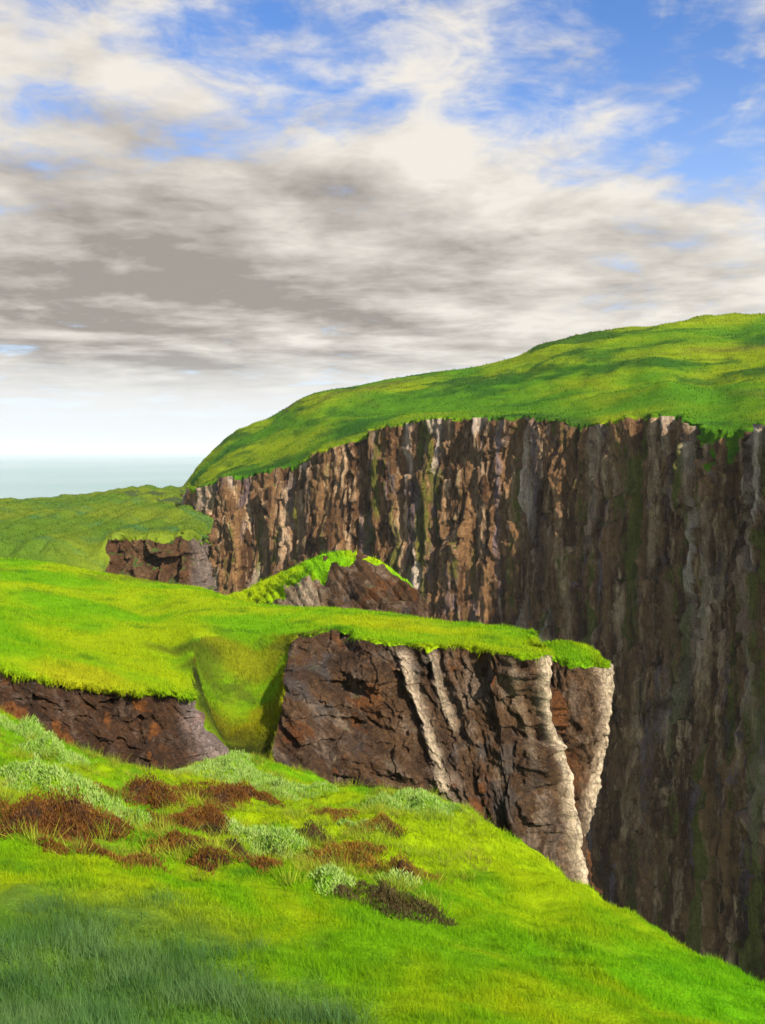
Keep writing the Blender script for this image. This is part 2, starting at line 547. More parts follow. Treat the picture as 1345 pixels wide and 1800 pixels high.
EDGE = [pp(*a)[:2] for a in ((460, 1345, 54.5), (520, 1372, 51.5), (560, 1392, 48.5), (620, 1400, 45.5), (700, 1390, 43), (780, 1412, 40), (900, 1470, 35.5), (1020, 1560, 29.5),
                             (1150, 1625, 25.4), (1345, 1730, 20.8))] + [(12, 14), (24, 4), (32, -30), (-60, -30), (-60, 62), (-13, 62)]
EDGE = np.array(EDGE)


def sdist(x, y):
    d = np.full(x.shape, 1e9); inside = np.zeros(x.shape, bool)
    n = len(EDGE)
    for i in range(n):
        a = EDGE[i]; b = EDGE[(i + 1) % n]
        ab = b - a
        u = np.clip(((x - a[0]) * ab[0] + (y - a[1]) * ab[1]) / (ab @ ab), 0, 1)
        d = np.minimum(d, np.hypot(x - a[0] - u * ab[0], y - a[1] - u * ab[1]))
        cond = ((a[1] > y) != (b[1] > y)) & (x < (b[0] - a[0]) * (y - a[1]) / (b[1] - a[1] + 1e-12) + a[0])
        inside ^= cond
    return np.where(inside, -d, d)


# hummocks of peat and heather (px, py, Y, half width, half depth)
def fg_height(x, y):
    x = np.asarray(x, float); y = np.asarray(y, float)
    z = tps(x, y)
    p = A3(x, y, 0 * x)
    sd = sdist(x, y) + 0.9 * fbm(p * 0.35 + 5, 3).reshape(x.shape)
    z = z + 0.22 * fbm(p * 0.33, 4).reshape(x.shape) + 0.07 * fbm(p * 1.7, 3).reshape(x.shape)
    rough = smooth(y, 19, 27) * (1 - 0.7 * smooth(y, 37, 43)) * smooth(-x, -9, 0)
    z = z + rough * 0.34 * ridged(p * 0.42 + 3, 3).reshape(x.shape)
    k = 0.8
    drop = 3.6 * k * np.log1p(np.exp(np.clip((sd - 1.9) / k, -30, 30)))
    return np.maximum(z - drop, -104), sd


def axis(pts):
    out = []
    for (a, b, st) in pts:
        out.append(np.arange(a, b, st))
    return np.concatenate(out + [[pts[-1][1]]])


gx = axis([(-46, -20, 0.6), (-20, -14, 0.2), (-14, 9, 0.11), (9, 18, 0.2), (18, 32, 0.6)])
gy = axis([(-22, 8, 0.6), (8, 26, 0.11), (26, 53, 0.16), (53, 64, 0.5)])
GX, GY = np.meshgrid(gx, gy)
GZ, SD = fg_height(GX, GY)
fg_faces = grid_faces(len(gy), len(gx)).reshape(-1, 4)
zmin = GZ.ravel()[fg_faces].max(1)
fg = mesh_obj('foreground_slope', A3(GX, GY, GZ), fg_faces[zmin > -103], M_fg)
tag(fg, 'sunlit lime green grass slope falling away to the right in the foreground', 'slope', kind='structure')

# ------------------------------------------------------------------ promontory (shelf, bank, gully, rock face)
ST = [  # near rim, far rim, visible foot
    ((-300, 1110, 42), (-300, 960, 120), (-320, 1200, 41)),
    ((-100, 1140, 46), (-100, 970, 118), (-110, 1212, 44.5)),
    ((0, 1168, 47), (0, 980, 115), (0, 1250, 45)),
    ((70, 1186, 47.5), (50, 985, 114), (60, 1285, 45)),
    ((200, 1204, 49), (120, 995, 112), (190, 1362, 46.5)),
    ((300, 1212, 50), (180, 1005, 111), (315, 1372, 47.5)),
    ((338, 1212, 51.2), (220, 1012, 110), (408, 1345, 49)),
    ((348, 1160, 57), (250, 1018, 109), (430, 1350, 50.2)),
    ((362, 1118, 63), (290, 1024, 108), (446, 1352, 51)),
    ((430, 1100, 67.5), (340, 1031, 106), (458, 1352, 52)),
    ((496, 1106, 67), (400, 1050, 95), (470, 1352, 52.6)),
    ((525, 1112, 66), (450, 1060, 90), (480, 1372, 53.5)),
    ((600, 1106, 66), (540, 1068, 85), (590, 1425, 56)),
    ((700, 1120, 65), (680, 1078, 80), (790, 1455, 58)),
    ((800, 1129, 64), (800, 1089, 77), (890, 1500, 59.5)),
    ((880, 1135, 63), (870, 1097, 75), (945, 1540, 60.5)),
    ((924, 1143, 62.5), (910, 1102, 73.5), (1000, 1570, 61.5)),
    ((936, 1124, 67), (926, 1105, 72.5), (1006, 1570, 66)),
    ((931, 1109, 71.5), (930, 1107, 72.6), (994, 1570, 72))]
near = np.array([pp(*s[0]) for s in ST]); far = np.array([pp(*s[1]) for s in ST]); foot = np.array([pp(*s[2]) for s in ST])
deep = foot.copy()
for i in range(len(ST)):
    if i <= 10:
        deep[i] += (0, 0.5, -14)
    else:
        dv = foot[i] - near[i]; k = (-101 - foot[i][2]) / dv[2]
        deep[i] = foot[i] + np.array((dv[0] * 0.35 * k, -2.0, -101 - foot[i][2]))
fardeep = far.copy(); fardeep[:, 2] -= 30; fardeep[:, 1] += 6
far[:, 2] += 0.0
rows = [fardeep, far, near, foot, deep]
NC = 1150
g, rc, st, sc = loft(rows, NC, [6, 60, 150, 40], 2)
R_, C_ = g.shape[:2]
RC = rc[:, None] * np.ones((1, C_)); STn = st[None, :] * np.ones((R_, 1)); SC = sc[None, :] * np.ones((R_, 1))
# outward horizontal direction of the wall
tan = np.gradient(catmull(near, st), axis=0)
ker = np.ones(29) / 29
for a in range(3):
    tan[:, a] = np.convolve(np.pad(tan[:, a], 14, 'edge'), ker, 'valid')
nrm = np.stack([tan[:, 1], -tan[:, 0], 0 * tan[:, 0]], 1); nrm /= np.linalg.norm(nrm, axis=1)[:, None]
rocky = smooth(STn, 10.4, 11.6)
bank = 1 - smooth(STn, 5.7, 6.5)
Zd = np.linalg.norm(g - g[None, np.argmin(np.abs(rc - 2))], axis=2)        # distance from the rim
p2 = A3(SC, Zd, 0 * SC)
wall = smooth(RC, 2.0, 2.06)
inl = np.where(RC < 2, np.exp(-Zd / 3.0), 0)                            # inland fade of rim shift
amp_w = np.where(RC >= 2, 1.0, inl)
wv, wb = cells(np.stack([SC.ravel() / 3.2 + 0.5 * fbm(p2 * 0.12, 2), Zd.ravel() / 9.0], 1), 3)
wv2, wb2 = cells(np.stack([SC.ravel() / 1.1, Zd.ravel() / 2.2], 1), 5)
wq = 0.25 * fbm(p2 * 0.9, 3)
fc1 = facets(np.stack([p2[:, 0] / 2.6 + wq, p2[:, 1] / 3.6 + p2[:, 0] * 0.1], 1), 7)
fc2 = facets(np.stack([p2[:, 0] / 0.95 + wq, p2[:, 1] / 1.4 + wq], 1), 8)
fc3 = facets(np.stack([p2[:, 0] / 0.4 + wq, p2[:, 1] / 0.55], 1), 9)
big = 1.5 * fbm(np.stack([p2[:, 0] / 7, p2[:, 1] / 22, p2[:, 2]], 1), 3)
rib = ridged(np.stack([p2[:, 0] / 3.6, p2[:, 1] / 26, p2[:, 2] + 3], 1), 3)
dr = (big + 0.65 * rib + 1.0 * (wv - 0.5) * smooth(wb, 0.0, 0.18) + 0.8 * fc1 + 0.42 * fc2 + 0.20 * fc3 + 0.16 * fbm(p2 * 1.3, 4)).reshape(R_, C_)
# ribs of pale rock: ridge at chosen stations
pale = np.zeros((R_, C_)); ridge_d = np.zeros((R_, C_))
wobb = (0.10 * fbm(np.stack([0 * p2[:, 0], p2[:, 1] / 5, p2[:, 2] + 8], 1), 3)).reshape(R_, C_)
for (s0, wd, h, z0, z1, pa) in ((13.15, 0.10, 0.7, 0.6, 11, 0.75), (13.62, 0.07, 0.6, 0.5, 6, 0.6), (15.5, 0.09, 0.4, 0.3, 7, 0.2), (16.0, 0.10, 0.8, 0.0, 40, 1.0)):
    gsh = np.exp(-((STn + wobb - s0) / wd) ** 2) * smooth(Zd, z0 - 0.3, z0 + 0.4) * (1 - smooth(Zd, z1 * 0.8, z1))
    ridge_d += h * gsh; pale = np.maximum(pale, pa * gsh)
lowpale = smooth(STn, 14.9, 15.5) * smooth(Zd, 10, 16) * 0.2 * (1 - smooth(STn, 16.2, 16.5))
pale = np.maximum(pale, lowpale) * (RC >= 2)
be = (0.35 * fbm(p2 * 0.5 + 4, 3) + 0.28 * ridged(np.stack([p2[:, 0] / 1.1, p2[:, 1] / 1.5, p2[:, 2]], 1), 4) + 0.5 * fc2 + 0.22 * fc3).reshape(R_, C_)
gr = (0.30 * fbm(p2 * 0.25 + 4, 3)).reshape(R_, C_)
calm = (big + 0.65 * rib + 0.25 * fc2 + 0.2 * fbm(p2 * 1.3, 4)).reshape(R_, C_)
cm = np.clip(pale * 1.1, 0, 0.85) * (pale > 0.05)
dr = dr * (1 - cm) + calm * cm
disp = rocky * (dr + ridge_d) + (1 - rocky) * (bank * be + (1 - bank) * gr)
tip = 1 - 0.75 * smooth(STn, 16.2, 17.2)
prof = np.where(RC >= 2, 1, 1)
g2 = g + nrm[None] * (disp * amp_w * tip)[..., None]
# bank undercut and gully shape
und = bank * smooth(RC, 2.0, 2.12) * (1 - smooth(RC, 2.35, 3.0)) * 0.55
g2 -= nrm[None] * und[..., None]
gul = np.exp(-((STn - 8.9) / 1.15) ** 2) * np.sin(np.clip(RC - 2, 0, 1) * math.pi) ** 0.8 * 2.3
g2[..., 2] -= gul
gin = np.exp(-((STn - 8.6) / 1.5) ** 2) * np.sin(np.clip(RC - 2, 0, 1) * math.pi) ** 0.7
g2 -= nrm[None] * (1.6 * gin)[..., None]
blg = np.exp(-((STn + (1.1 * fbm(np.stack([p2[:, 1] / 3.4, 0 * p2[:, 1], 0 * p2[:, 1] + 4.6], 1), 4)).reshape(R_, C_) - 12.0 + 0.5 * smooth(Zd, 3, 9)) / 0.85) ** 2) * smooth(RC, 2.0, 2.35) * (1 - 0.3 * smooth(RC, 2.6, 3.0))
g2 += np.array([-0.05, -1.0, 0.0]) * (2.4 * blg)[..., None]
# relief of the turf
tp = A3(g2[..., 0], g2[..., 1], 0 * g2[..., 0])
topw = (RC > 1) & (RC < 2)
edge_f = np.where(topw, smooth(RC, 1.0, 1.15), 0)
rel = (0.55 * fbm(tp * 0.09, 4) + 0.12 * fbm(tp * 0.5, 3)).reshape(R_, C_)
g2[..., 2] += np.where((RC >= 1) & (RC <= 2), rel * (0.35 + 0.65 * edge_f * (1 - smooth(STn, 10, 13))), rel * np.exp(-Zd / 1.0))
g2[..., 2] += 0.35 * (0.5 - wv.reshape(R_, C_)) * np.exp(-Zd / 1.2) * rocky
gw = ((1 - bank) * (1 - smooth(STn, 10.0, 10.7)) * ((RC > 1.5) & (RC < 2.7)))[..., None]
for _ in range(160):
    avg = g2.copy(); avg[1:-1] = 0.5 * (g2[:-2] + g2[2:])
    g2 = g2 * (1 - 0.9 * gw) + avg * 0.9 * gw
gw = (smooth(STn, 5.9, 6.5) * (1 - smooth(STn, 9.9, 10.5)) * smooth(RC, 1.2, 1.8))[..., None]
for _ in range(220):
    avg = g2.copy(); avg[:, 2:-2] = 0.25 * (g2[:, :-4] + g2[:, 1:-3] + g2[:, 3:-1] + g2[:, 4:])
    g2 = g2 * (1 - 0.9 * gw) + avg * 0.9 * gw
fa = grid_faces(R_, C_)
fr = (rc[:-1] + rc[1:])[:, None] / 2; fs = (st[:-1] + st[1:])[None] / 2
fzd = Zd[:-1, :-1]
lip = 0.15 + 0.35 * np.clip(fbm(np.stack([sc[:-1] / 1.3, 0 * sc[:-1], 0 * sc[:-1]], 1), 3) + 0.4, 0, 2)
is_top = (fr < 2) | (fzd < lip[None] * np.where(fs > 10.5, 0.9, 1.0))
is_bank = (~is_top) & (fs < 6.05 + 0.10 * np.sin(fr * 22)) 
is_rock = (~is_top) & (fs > 10.85 + (0.55 * fbm(np.stack([Zd[:-1, :-1].ravel() / 3.2, SC[:-1, :-1].ravel() / 5, 0 * Zd[:-1, :-1].ravel()], 1), 4)).reshape(fzd.shape))
is_gul = ~(is_top | is_bank | is_rock)
PV = g2.reshape(-1, 3)
irm = int(np.argmin(np.abs(rc - 2)))
rim_pts = g2[irm - 1:irm + 3].copy(); rim_st = st.copy(); rim_s = sc.copy(); rim_n = nrm.copy()
prom = bpy.data.objects.new('promontory', None); COL.objects.link(prom)
tag(prom, 'flat topped grassy promontory with dark rock face above the gorge', 'promontory', kind='structure')
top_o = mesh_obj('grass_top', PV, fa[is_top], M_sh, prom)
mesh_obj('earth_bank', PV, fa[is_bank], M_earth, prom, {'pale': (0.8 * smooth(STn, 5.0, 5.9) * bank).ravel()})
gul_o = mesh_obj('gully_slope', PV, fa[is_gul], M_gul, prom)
ribid = np.zeros(fzd.shape, int)
for k_, s0 in enumerate((13.15, 13.62, 15.5, 16.0)):
    wd_ = (0.10, 0.07, 0.09, 0.14)[k_]
    ribid[(np.abs(fs + wobb[:-1, :-1] - s0) < wd_ * 0.9) & (fzd < (11, 6, 7, 38)[k_]) & is_rock] = k_ + 1
mesh_obj('rock_face', PV, fa[is_rock & (ribid == 0)], M_prom, prom, {'pale': pale.ravel()})
for k_ in range(1, 5):
    mesh_obj('pale_rock_rib', PV, fa[ribid == k_], M_prom, prom, {'pale': pale.ravel()})

# ------------------------------------------------------------------ rock stack off the tip
NA = 240
th = np.linspace(0, 2 * math.pi, NA, endpoint=False)


def ring(px, py, Y, hx, hy, z=None):
    c = np.array(pp(px, py, Y))
    e = np.stack([np.sign(np.cos(th)) * np.abs(np.cos(th)) ** 0.6 * hx, np.sign(np.sin(th)) * np.abs(np.sin(th)) ** 0.6 * hy, 0 * th], 1)
    r = c + e
    r[:, 2] += 0.10 * e[:, 1] - 0.06 * e[:, 0]
    return r


levels = [(1000, 1139, 73, 0.05, 0.05), (1000, 1140, 73.6, 1.2, 1.2), (1000, 1146, 73.6, 1.85, 1.8), (1002, 1158, 73.6, 1.98, 1.95), (1001, 1250, 73.2, 2.0, 2.0), (994, 1330, 72.8, 1.9, 2.2), (982, 1420, 72.5, 1.75, 2.5), (967, 1560, 72, 1.7, 2.8), (959, 3300, 70.5, 4.5, 5)]
rings = [ring(*l) for l in levels]
subs = [4, 5, 6, 36, 36, 36, 40, 60]
G = []; LV = []
for k in range(len(rings) - 1):
    for j in range(subs[k]):
        f = j / subs[k]; G.append(rings[k] * (1 - f) + rings[k + 1] * f); LV.append(k + f)
G.append(rings[-1]); LV.append(len(rings) - 1)
G = np.array(G); LV = np.array(LV)[:, None] * np.ones((1, NA))
pz = G.reshape(-1, 3)
arc = np.broadcast_to(th[None] * 2.2, LV.shape).ravel()
cv, cb = cells(np.stack([arc / 1.25, pz[:, 2] / 5.0], 1), 9)
dd = 0.5 * fbm(pz * np.array([0.5, 0.5, 0.16]), 3) + 0.45 * facets(np.stack([arc / 1.0, pz[:, 2] / 2.2], 1), 4) + 0.2 * facets(np.stack([arc / 0.45, pz[:, 2] / 0.8], 1), 5) + 0.3 * (cv - 0.5) + 0.16 * fbm(pz * 1.6, 4) + 0.16 * ridged(pz * np.array([0.8, 0.8, 0.2]), 3)
outn = G - G.mean(1, keepdims=True); outn[..., 2] = 0; outn /= (np.linalg.norm(outn, axis=2, keepdims=True) + 1e-6)
G = G + outn * (dd.reshape(LV.shape) * smooth(LV, 1.2, 2.6))[..., None]
G[..., 2] += np.where(LV < 3, 0.25 * fbm(pz * 0.7, 3).reshape(LV.shape), 0)
fa = grid_faces(G.shape[0], NA, flip=True, wrap=True)
lvl = LV[:-1]
cap = lvl < 2.7 + 0.5 * fbm(np.stack([np.cos(th) * 2, np.sin(th) * 2, 0 * th], 1), 2)[None]
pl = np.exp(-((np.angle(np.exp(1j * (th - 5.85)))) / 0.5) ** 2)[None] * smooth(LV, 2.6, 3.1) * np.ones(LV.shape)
stack = bpy.data.objects.new('rock_stack', None); COL.objects.link(stack)
stack.location = (0, 0, 0)
tag(stack, 'narrow rock stack with grassy cap and pale right edge beside the promontory tip', 'rock stack')
mesh_obj('rock_column', G.reshape(-1, 3), fa[~cap], M_prom, stack, {'pale': pl.ravel()})
cap_o = mesh_obj('grass_cap', G.reshape(-1, 3), fa[cap], M_sh, stack)

# ------------------------------------------------------------------ rocky knoll behind the shelf
KR = [(360, 1062), (425, 1040), (480, 1013), (520, 996), (558, 980), (592, 970), (630, 970), (668, 984), (705, 1008), (735, 1045), (770, 1110)]
ridge = np.array([pp(a, b, 101) for a, b in KR])
ridge[:, 1] += np.linspace(2, -3, len(KR))
kb = ridge.copy(); kb[:, 1] += 16; kb[:, 2] = -22
kf = ridge.copy(); hgt = ridge[:, 2] + 18.0
kf[:, 1] -= 2.5 + 0.75 * hgt; kf[:, 2] = -17.5; kf[:, 0] += 1.0
kd = kf.copy(); kd[:, 2] = -34; kd[:, 1] -= 5
g, rc, st, sc = loft([kb, ridge, kf, kd], 420, [36, 130, 20], 1)
RC = rc[:, None] * np.ones((1, 420)); STn = st[None] * np.ones((len(rc), 1))
pz = g.reshape(-1, 3)
kq = np.stack([pz[:, 0] + 0.9 * pz[:, 2], pz[:, 2] - 0.3 * pz[:, 0]], 1)
kw = 0.25 * fbm(pz * 0.5, 3)[:, None]
dd = (1.1 * fbm(pz * 0.2, 4) + 0.5 * ridged(np.stack([kq[:, 0] * 0.45, kq[:, 1] * 0.12, 0 * kw[:, 0]], 1), 4) + 1.3 * facets(kq / np.array([2.4, 5.0]) + kw, 3) + 0.55 * facets(kq / np.array([0.9, 1.9]) + kw, 6)).reshape(RC.shape)
nn = np.array([0.25, -0.75, 0.6])
g = g + nn * (dd * np.clip(np.abs(RC - 1) * 3, 0.25, 1) * smooth(RC, 0, 0.6))[..., None]
fa = grid_faces(*RC.shape)
fr = RC[:-1, :-1]; fs = STn[:-1, :-1]
nz_ = fbm(g[:-1, :-1].reshape(-1, 3) * 0.4, 3).reshape(fr.shape)
isg = fr < 1 + np.clip(0.46 - 0.09 * (fs - 1.0), -0.08, 0.5) + 0.24 * nz_
knoll = bpy.data.objects.new('rocky_knoll', None); COL.objects.link(knoll)
tag(knoll, 'rocky knoll with grass along its crest rising behind the promontory', 'rock outcrop')
mesh_obj('rock_face', pz * 0 + g.reshape(-1, 3), fa[~isg], M_prom, knoll, {'pale': (0.5 * np.exp(-((STn - 3.2) / 0.9) ** 2) * (RC > 1.2)).ravel()})
kn_o = mesh_obj('grass_crest', g.reshape(-1, 3), fa[isg], M_sh, knoll)

# ------------------------------------------------------------------ far headland: cliff and hill
RIM = [(338, 880, 300), (348, 866, 262), (365, 858, 246), (410, 846, 240), (480, 829, 234), (560, 792, 228), (650, 764, 222), (750, 745, 214), (850, 738, 206), (950, 735, 197),
       (1050, 744, 187), (1150, 735, 178), (1200, 735, 172), (1260, 757, 164), (1345, 752, 153), (1520, 765, 135), (1800, 800, 112)]
CRE = [(312, 858, 380), (330, 845, 372), (350, 822, 365), (400, 775, 360), (470, 740, 356), (540, 697, 352), (620, 680, 350), (700, 665, 348), (800, 650, 346), (900, 630, 344),
       (960, 603, 342), (1050, 592, 340), (1150, 576, 338), (1250, 566, 336), (1345, 555, 334), (1560, 540, 330), (1900, 520, 320)]
rim = np.array([pp(*a) for a in RIM]); cre = np.array([pp(*a) for a in CRE])
# slope between: two control rows that make a lower apron and a shoulder
def between(f, dz_):
    r = rim * (1 - f) + cre * f
    r[:, 2] += dz_
    return r
wgt = np.clip((np.arange(len(RIM)) - 1) / 5, 0, 1)
m1 = between(0.35, -2.0 * wgt); m2 = between(0.72, 2.5 * wgt)
back = cre.copy(); back[:, 1] += 120; back[:, 0] += 20; back[:, 2] -= 40
tan = np.gradient(rim, axis=0); nk = np.stack([tan[:, 1], -tan[:, 0], 0 * tan[:, 0]], 1); nk /= np.linalg.norm(nk, axis=1)[:, None]
base = rim + nk * 7; base[:, 2] = -103
NC = 1000
g, rc, st, sc = loft([back, cre, m2, m1, rim, base], NC, [10, 30, 34, 44, 300], 4)
R_, C_ = g.shape[:2]
RC = rc[:, None] * np.ones((1, C_)); STn = st[None] * np.ones((R_, 1)); SC = sc[None] * np.ones((R_, 1))
ir = int(np.argmin(np.abs(rc - 4)))
Zd = np.linalg.norm(g - g[None, ir], axis=2)
tan = np.gradient(catmull(rim, st), axis=0)
for a in range(3):
    tan[:, a] = np.convolve(np.pad(tan[:, a], 20, 'edge'), np.ones(41) / 41, 'valid')
nrm = np.stack([tan[:, 1], -tan[:, 0], 0 * tan[:, 0]], 1); nrm /= np.linalg.norm(nrm, axis=1)[:, None]
depth = np.where(RC >= 4, Zd, 0)
p2 = A3(SC, depth, 0 * SC)
warp = 2.2 * fbm(np.stack([p2[:, 0] / 12, p2[:, 1] / 25, p2[:, 2]], 1), 3)
cA, bA = cells(np.stack([(p2[:, 0] + warp) / 9.0, p2[:, 1] / 70.0 + 0.3], 1), 2)
cB, bB = cells(np.stack([(p2[:, 0] + warp) / 3.4, p2[:, 1] / 26.0], 1), 4)
cC, bC = cells(np.stack([(p2[:, 0] + 0.5 * warp) / 1.3, p2[:, 1] / 7.0], 1), 6)
big = 4.0 * fbm(np.stack([p2[:, 0] / 30, p2[:, 1] / 120, p2[:, 2] + 2], 1), 2)
ribs = ridged(np.stack([(p2[:, 0] + warp) / 7.0, p2[:, 1] / 60, p2[:, 2] + 5], 1), 4, 0.55)
dr = big + 1.0 * ribs + 2.4 * (cA - 0.5) * smooth(bA, 0, 0.12) + 1.3 * (cB - 0.5) * smooth(bB, 0, 0.15) + 0.7 * (cC - 0.5) \
    - 0.35 * (1 - smooth(bB, 0, 0.10)) + 0.5 * fbm(np.stack([p2[:, 0] / 2, p2[:, 1] / 5, p2[:, 2]], 1), 4)
dr = dr + 1.6 * facets(np.stack([(p2[:, 0] + warp) / 6.0, p2[:, 1] / 11.0 + p2[:, 0] * 0.02], 1), 14) + 1.0 * facets(np.stack([(p2[:, 0] + warp) / 2.2, p2[:, 1] / 3.5], 1), 12) + 0.35 * facets(np.stack([p2[:, 0] / 0.9, p2[:, 1] / 1.7], 1), 13)
dr = dr.reshape(R_, C_)


def sm(a, n=31):
    return np.convolve(np.pad(a, n // 2, 'edge'), np.ones(n) / n, 'valid')


inw = np.exp(-Zd / 1.0)
dr = np.where(RC >= 4, dr, dr[ir][None] * inw + sm(sm(dr[ir]))[None] * (1 - inw))
amp = np.where(RC >= 4, 1.0, np.exp(-Zd / 7.0))
g2 = g + nrm[None] * (dr * amp)[..., None]
# rim notches
notch = ((cA - 0.5) * 2.0 + (cB - 0.5) * 1.2).reshape(R_, C_)
g2[..., 2] += np.where(RC >= 4, notch * np.exp(-Zd / 5.0), (notch[ir][None] * inw + sm(notch[ir])[None] * (1 - inw)) * np.exp(-Zd / 5.0))
hp = A3(g2[..., 0], g2[..., 1], 0 * g2[..., 0])
hill = (4.5 * fbm(hp / 85, 4) + 1.2 * fbm(hp / 22, 3) + 0.35 * fbm(hp / 5, 3)).reshape(R_, C_)
hf = np.where(RC < 4, smooth(Zd, 0, 45), 0) * np.where(RC < 1.4, 0.35 + 0.65 * smooth(RC, 1.0, 1.4), 1.0)
g2[..., 2] += hill * hf
# terracettes across the hill side
tz = g2[..., 2] / 3.2 + (0.6 * fbm(hp / 30, 3)).reshape(R_, C_)
g2[..., 2] += hf * 0.14 * np.sin(tz * 2 * math.pi)
fa = grid_faces(R_, C_, flip=True)
fa = fa[..., ::-1]
fr = (rc[:-1] + rc[1:])[:, None] / 2
lip = 0.1 + 1.0 * np.clip(fbm(np.stack([sc[:-1] / 6.5, 0 * sc[:-1], 0 * sc[:-1] + 2], 1), 3) + 0.15, 0, 2)
lip = lip + 7 * np.exp(-((st[:-1] - 13.2) / 0.5) ** 2) * np.clip(1 + fbm(np.stack([sc[:-1] / 2, 0 * sc[:-1], 0 * sc[:-1] + 6], 1), 3), 0, 2) * 0.6
lipn = fbm(np.stack([SC[:-1, :-1].ravel() / 2.5, Zd[:-1, :-1].ravel() / 5, 0 * SC[:-1, :-1].ravel() + 3], 1), 4).reshape(Zd[:-1, :-1].shape)
ist = (fr < 4) | (Zd[:-1, :-1] < lip[None] * (0.75 + 1.1 * lipn))
# pale ribs: prominent columns get paler colour, less so lower down and to the right
pn = fbm(np.stack([p2[:, 0] / 6, p2[:, 1] / 40, p2[:, 2] + 9], 1), 3)
pale = np.clip(1.6 * smooth(cB, 0.60, 0.9) * smooth(pn, -0.2, 0.3) * (1 - smooth(p2[:, 1], 30, 70)) * (1 - 0.55 * smooth(SC.ravel(), sc[-1] * 0.45, sc[-1] * 0.6)), 0, 0.8)
head = bpy.data.objects.new('headland', None); COL.objects.link(head)
tag(head, 'tall brown sea cliff below a green hill on the right', 'headland', kind='structure')
HV = g2.reshape(-1, 3)
hill_o = mesh_obj('hillside', HV, fa[ist], M_hill, head)
# one part for each buttress between the deep clefts
cut = -dr[ir + 8:ir + 160].mean(0)
cuts = [0]; span = C_ // 15
for k_ in range(1, 15):
    a_ = k_ * span - span // 3
    cuts.append(a_ + int(np.argmax(cut[a_:a_ + 2 * span // 3])))
cuts.append(C_ - 1)
colid = np.searchsorted(np.array(cuts), np.arange(C_ - 1), side='right')
for k_ in range(1, 16):
    sel = (~ist) & (colid == k_)[None]
    if sel.any():
        mesh_obj('rock_buttress', HV, fa[sel], M_cliff, head, {'pale': pale})

# ------------------------------------------------------------------ low coast on the left
LC = [  # front low, bank foot, bank rim, band, ridge
    ((-400, 1080, 120), (-400, 1040, 150), (-400, 965, 172), (-400, 935, 215), (-400, 905, 300)),
    ((-150, 1070, 122), (-150, 1040, 152), (-150, 958, 172), (-150, 925, 215), (-150, 888, 300)),
    ((0, 1060, 125), (0, 1030, 155), (0, 955, 172), (0, 917, 215), (0, 879, 300)),
    ((100, 1060, 128), (100, 1030, 158), (100, 952, 173), (100, 915, 215), (100, 873, 302)),
    ((170, 1060, 132), (170, 1030, 165), (170, 958, 174), (170, 914, 215), (170, 865, 304)),
    ((205, 1062, 134), (200, 1032, 172), (200, 940, 176), (200, 913, 214), (205, 861, 306)),
    ((250, 1065, 136), (250, 1038, 174), (250, 933, 178), (250, 914, 213), (250, 857, 308)),
    ((310, 1070, 138), (310, 1042, 176), (310, 934, 180), (310, 917, 212), (300, 856, 314)),
    ((340, 1075, 140), (342, 1045, 178), (338, 938, 182), (345, 922, 212), (345, 853, 318)),
    ((380, 1085, 142), (362, 1060, 186), (356, 950, 200), (370, 935, 216), (390, 860, 320))]
rws = [np.array([pp(*s[k]) for s in LC]) for k in range(5)]
bk = rws[4].copy(); bk[:, 1] += 60; bk[:, 2] -= 60
dn0 = rws[0].copy(); dn0[:, 2] -= 60
g, rc, st, sc = loft([dn0, rws[0], rws[1], rws[2], rws[3], rws[4], bk], 460, [4, 24, 60, 30, 60, 8], 3)
R_, C_ = g.shape[:2]
RC = rc[:, None] * np.ones((1, C_)); STn = st[None] * np.ones((R_, 1)); SC = sc[None] * np.ones((R_, 1))
pz = g.reshape(-1, 3)
brock = smooth(STn, 4.5, 5.1) * (RC > 2.0) * (RC < 3.0)
p2 = np.stack([pz[:, 0], pz[:, 1], pz[:, 2] * 0.5], 1)
dd = (1.6 * fbm(p2 / 7, 4) + 0.7 * ridged(p2 / 3.5, 3) + 2.2 * facets(np.stack([pz[:, 0] / 3.4, pz[:, 2] / 4.5], 1), 3) + 1.0 * facets(np.stack([pz[:, 0] / 1.4, pz[:, 2] / 1.6], 1), 4)).reshape(R_, C_)
g[..., 1] -= dd * brock * 0.9
g[..., 0] += smooth(STn, 7.7, 8.2) * brock * 0.9 * (1.4 * ridged(np.stack([pz[:, 1] / 4.0, pz[:, 2] / 14, 0 * pz[:, 0]], 1), 3) + 1.5 * facets(np.stack([pz[:, 1] / 3.0, pz[:, 2] / 4.0], 1), 6)).reshape(R_, C_)
g[..., 2] += np.where(RC > 3.0, smooth(RC, 3, 3.5), 0) * (1 - smooth(RC, 4.6, 5.0) * 0.7) * (0.8 * fbm(pz / 26, 4) + 0.3 * fbm(pz / 7, 3)).reshape(R_, C_)
g[..., 2] += (RC > 2.7) * (1.1 * fbm(np.stack([pz[:, 0] / 4, 0 * pz[:, 0], 0 * pz[:, 0]], 1), 3)).reshape(R_, C_)
fa = grid_faces(R_, C_)
fr = (rc[:-1] + rc[1:])[:, None] / 2; fs = (st[:-1] + st[1:])[None] / 2
isb = (fr > 2.0) & (fr < 2.88 + 0.14 * fbm(np.stack([sc[:-1] / 2.5, 0 * sc[:-1], 0 * sc[:-1]], 1), 3)[None]) & (fs > 4.65 + 0.2 * np.sin(fr * 13))
lw = fbm(np.stack([SC[:-1, :-1].ravel() / 9, RC[:-1, :-1].ravel() * 6, 0 * SC[:-1, :-1].ravel()], 1), 4).reshape(R_ - 1, C_ - 1)
isl1 = (np.abs(fr - 4.50 - 0.05 * lw) < 0.05 + 0.07 * lw) & (fs > 6.6 + 0.8 * lw)
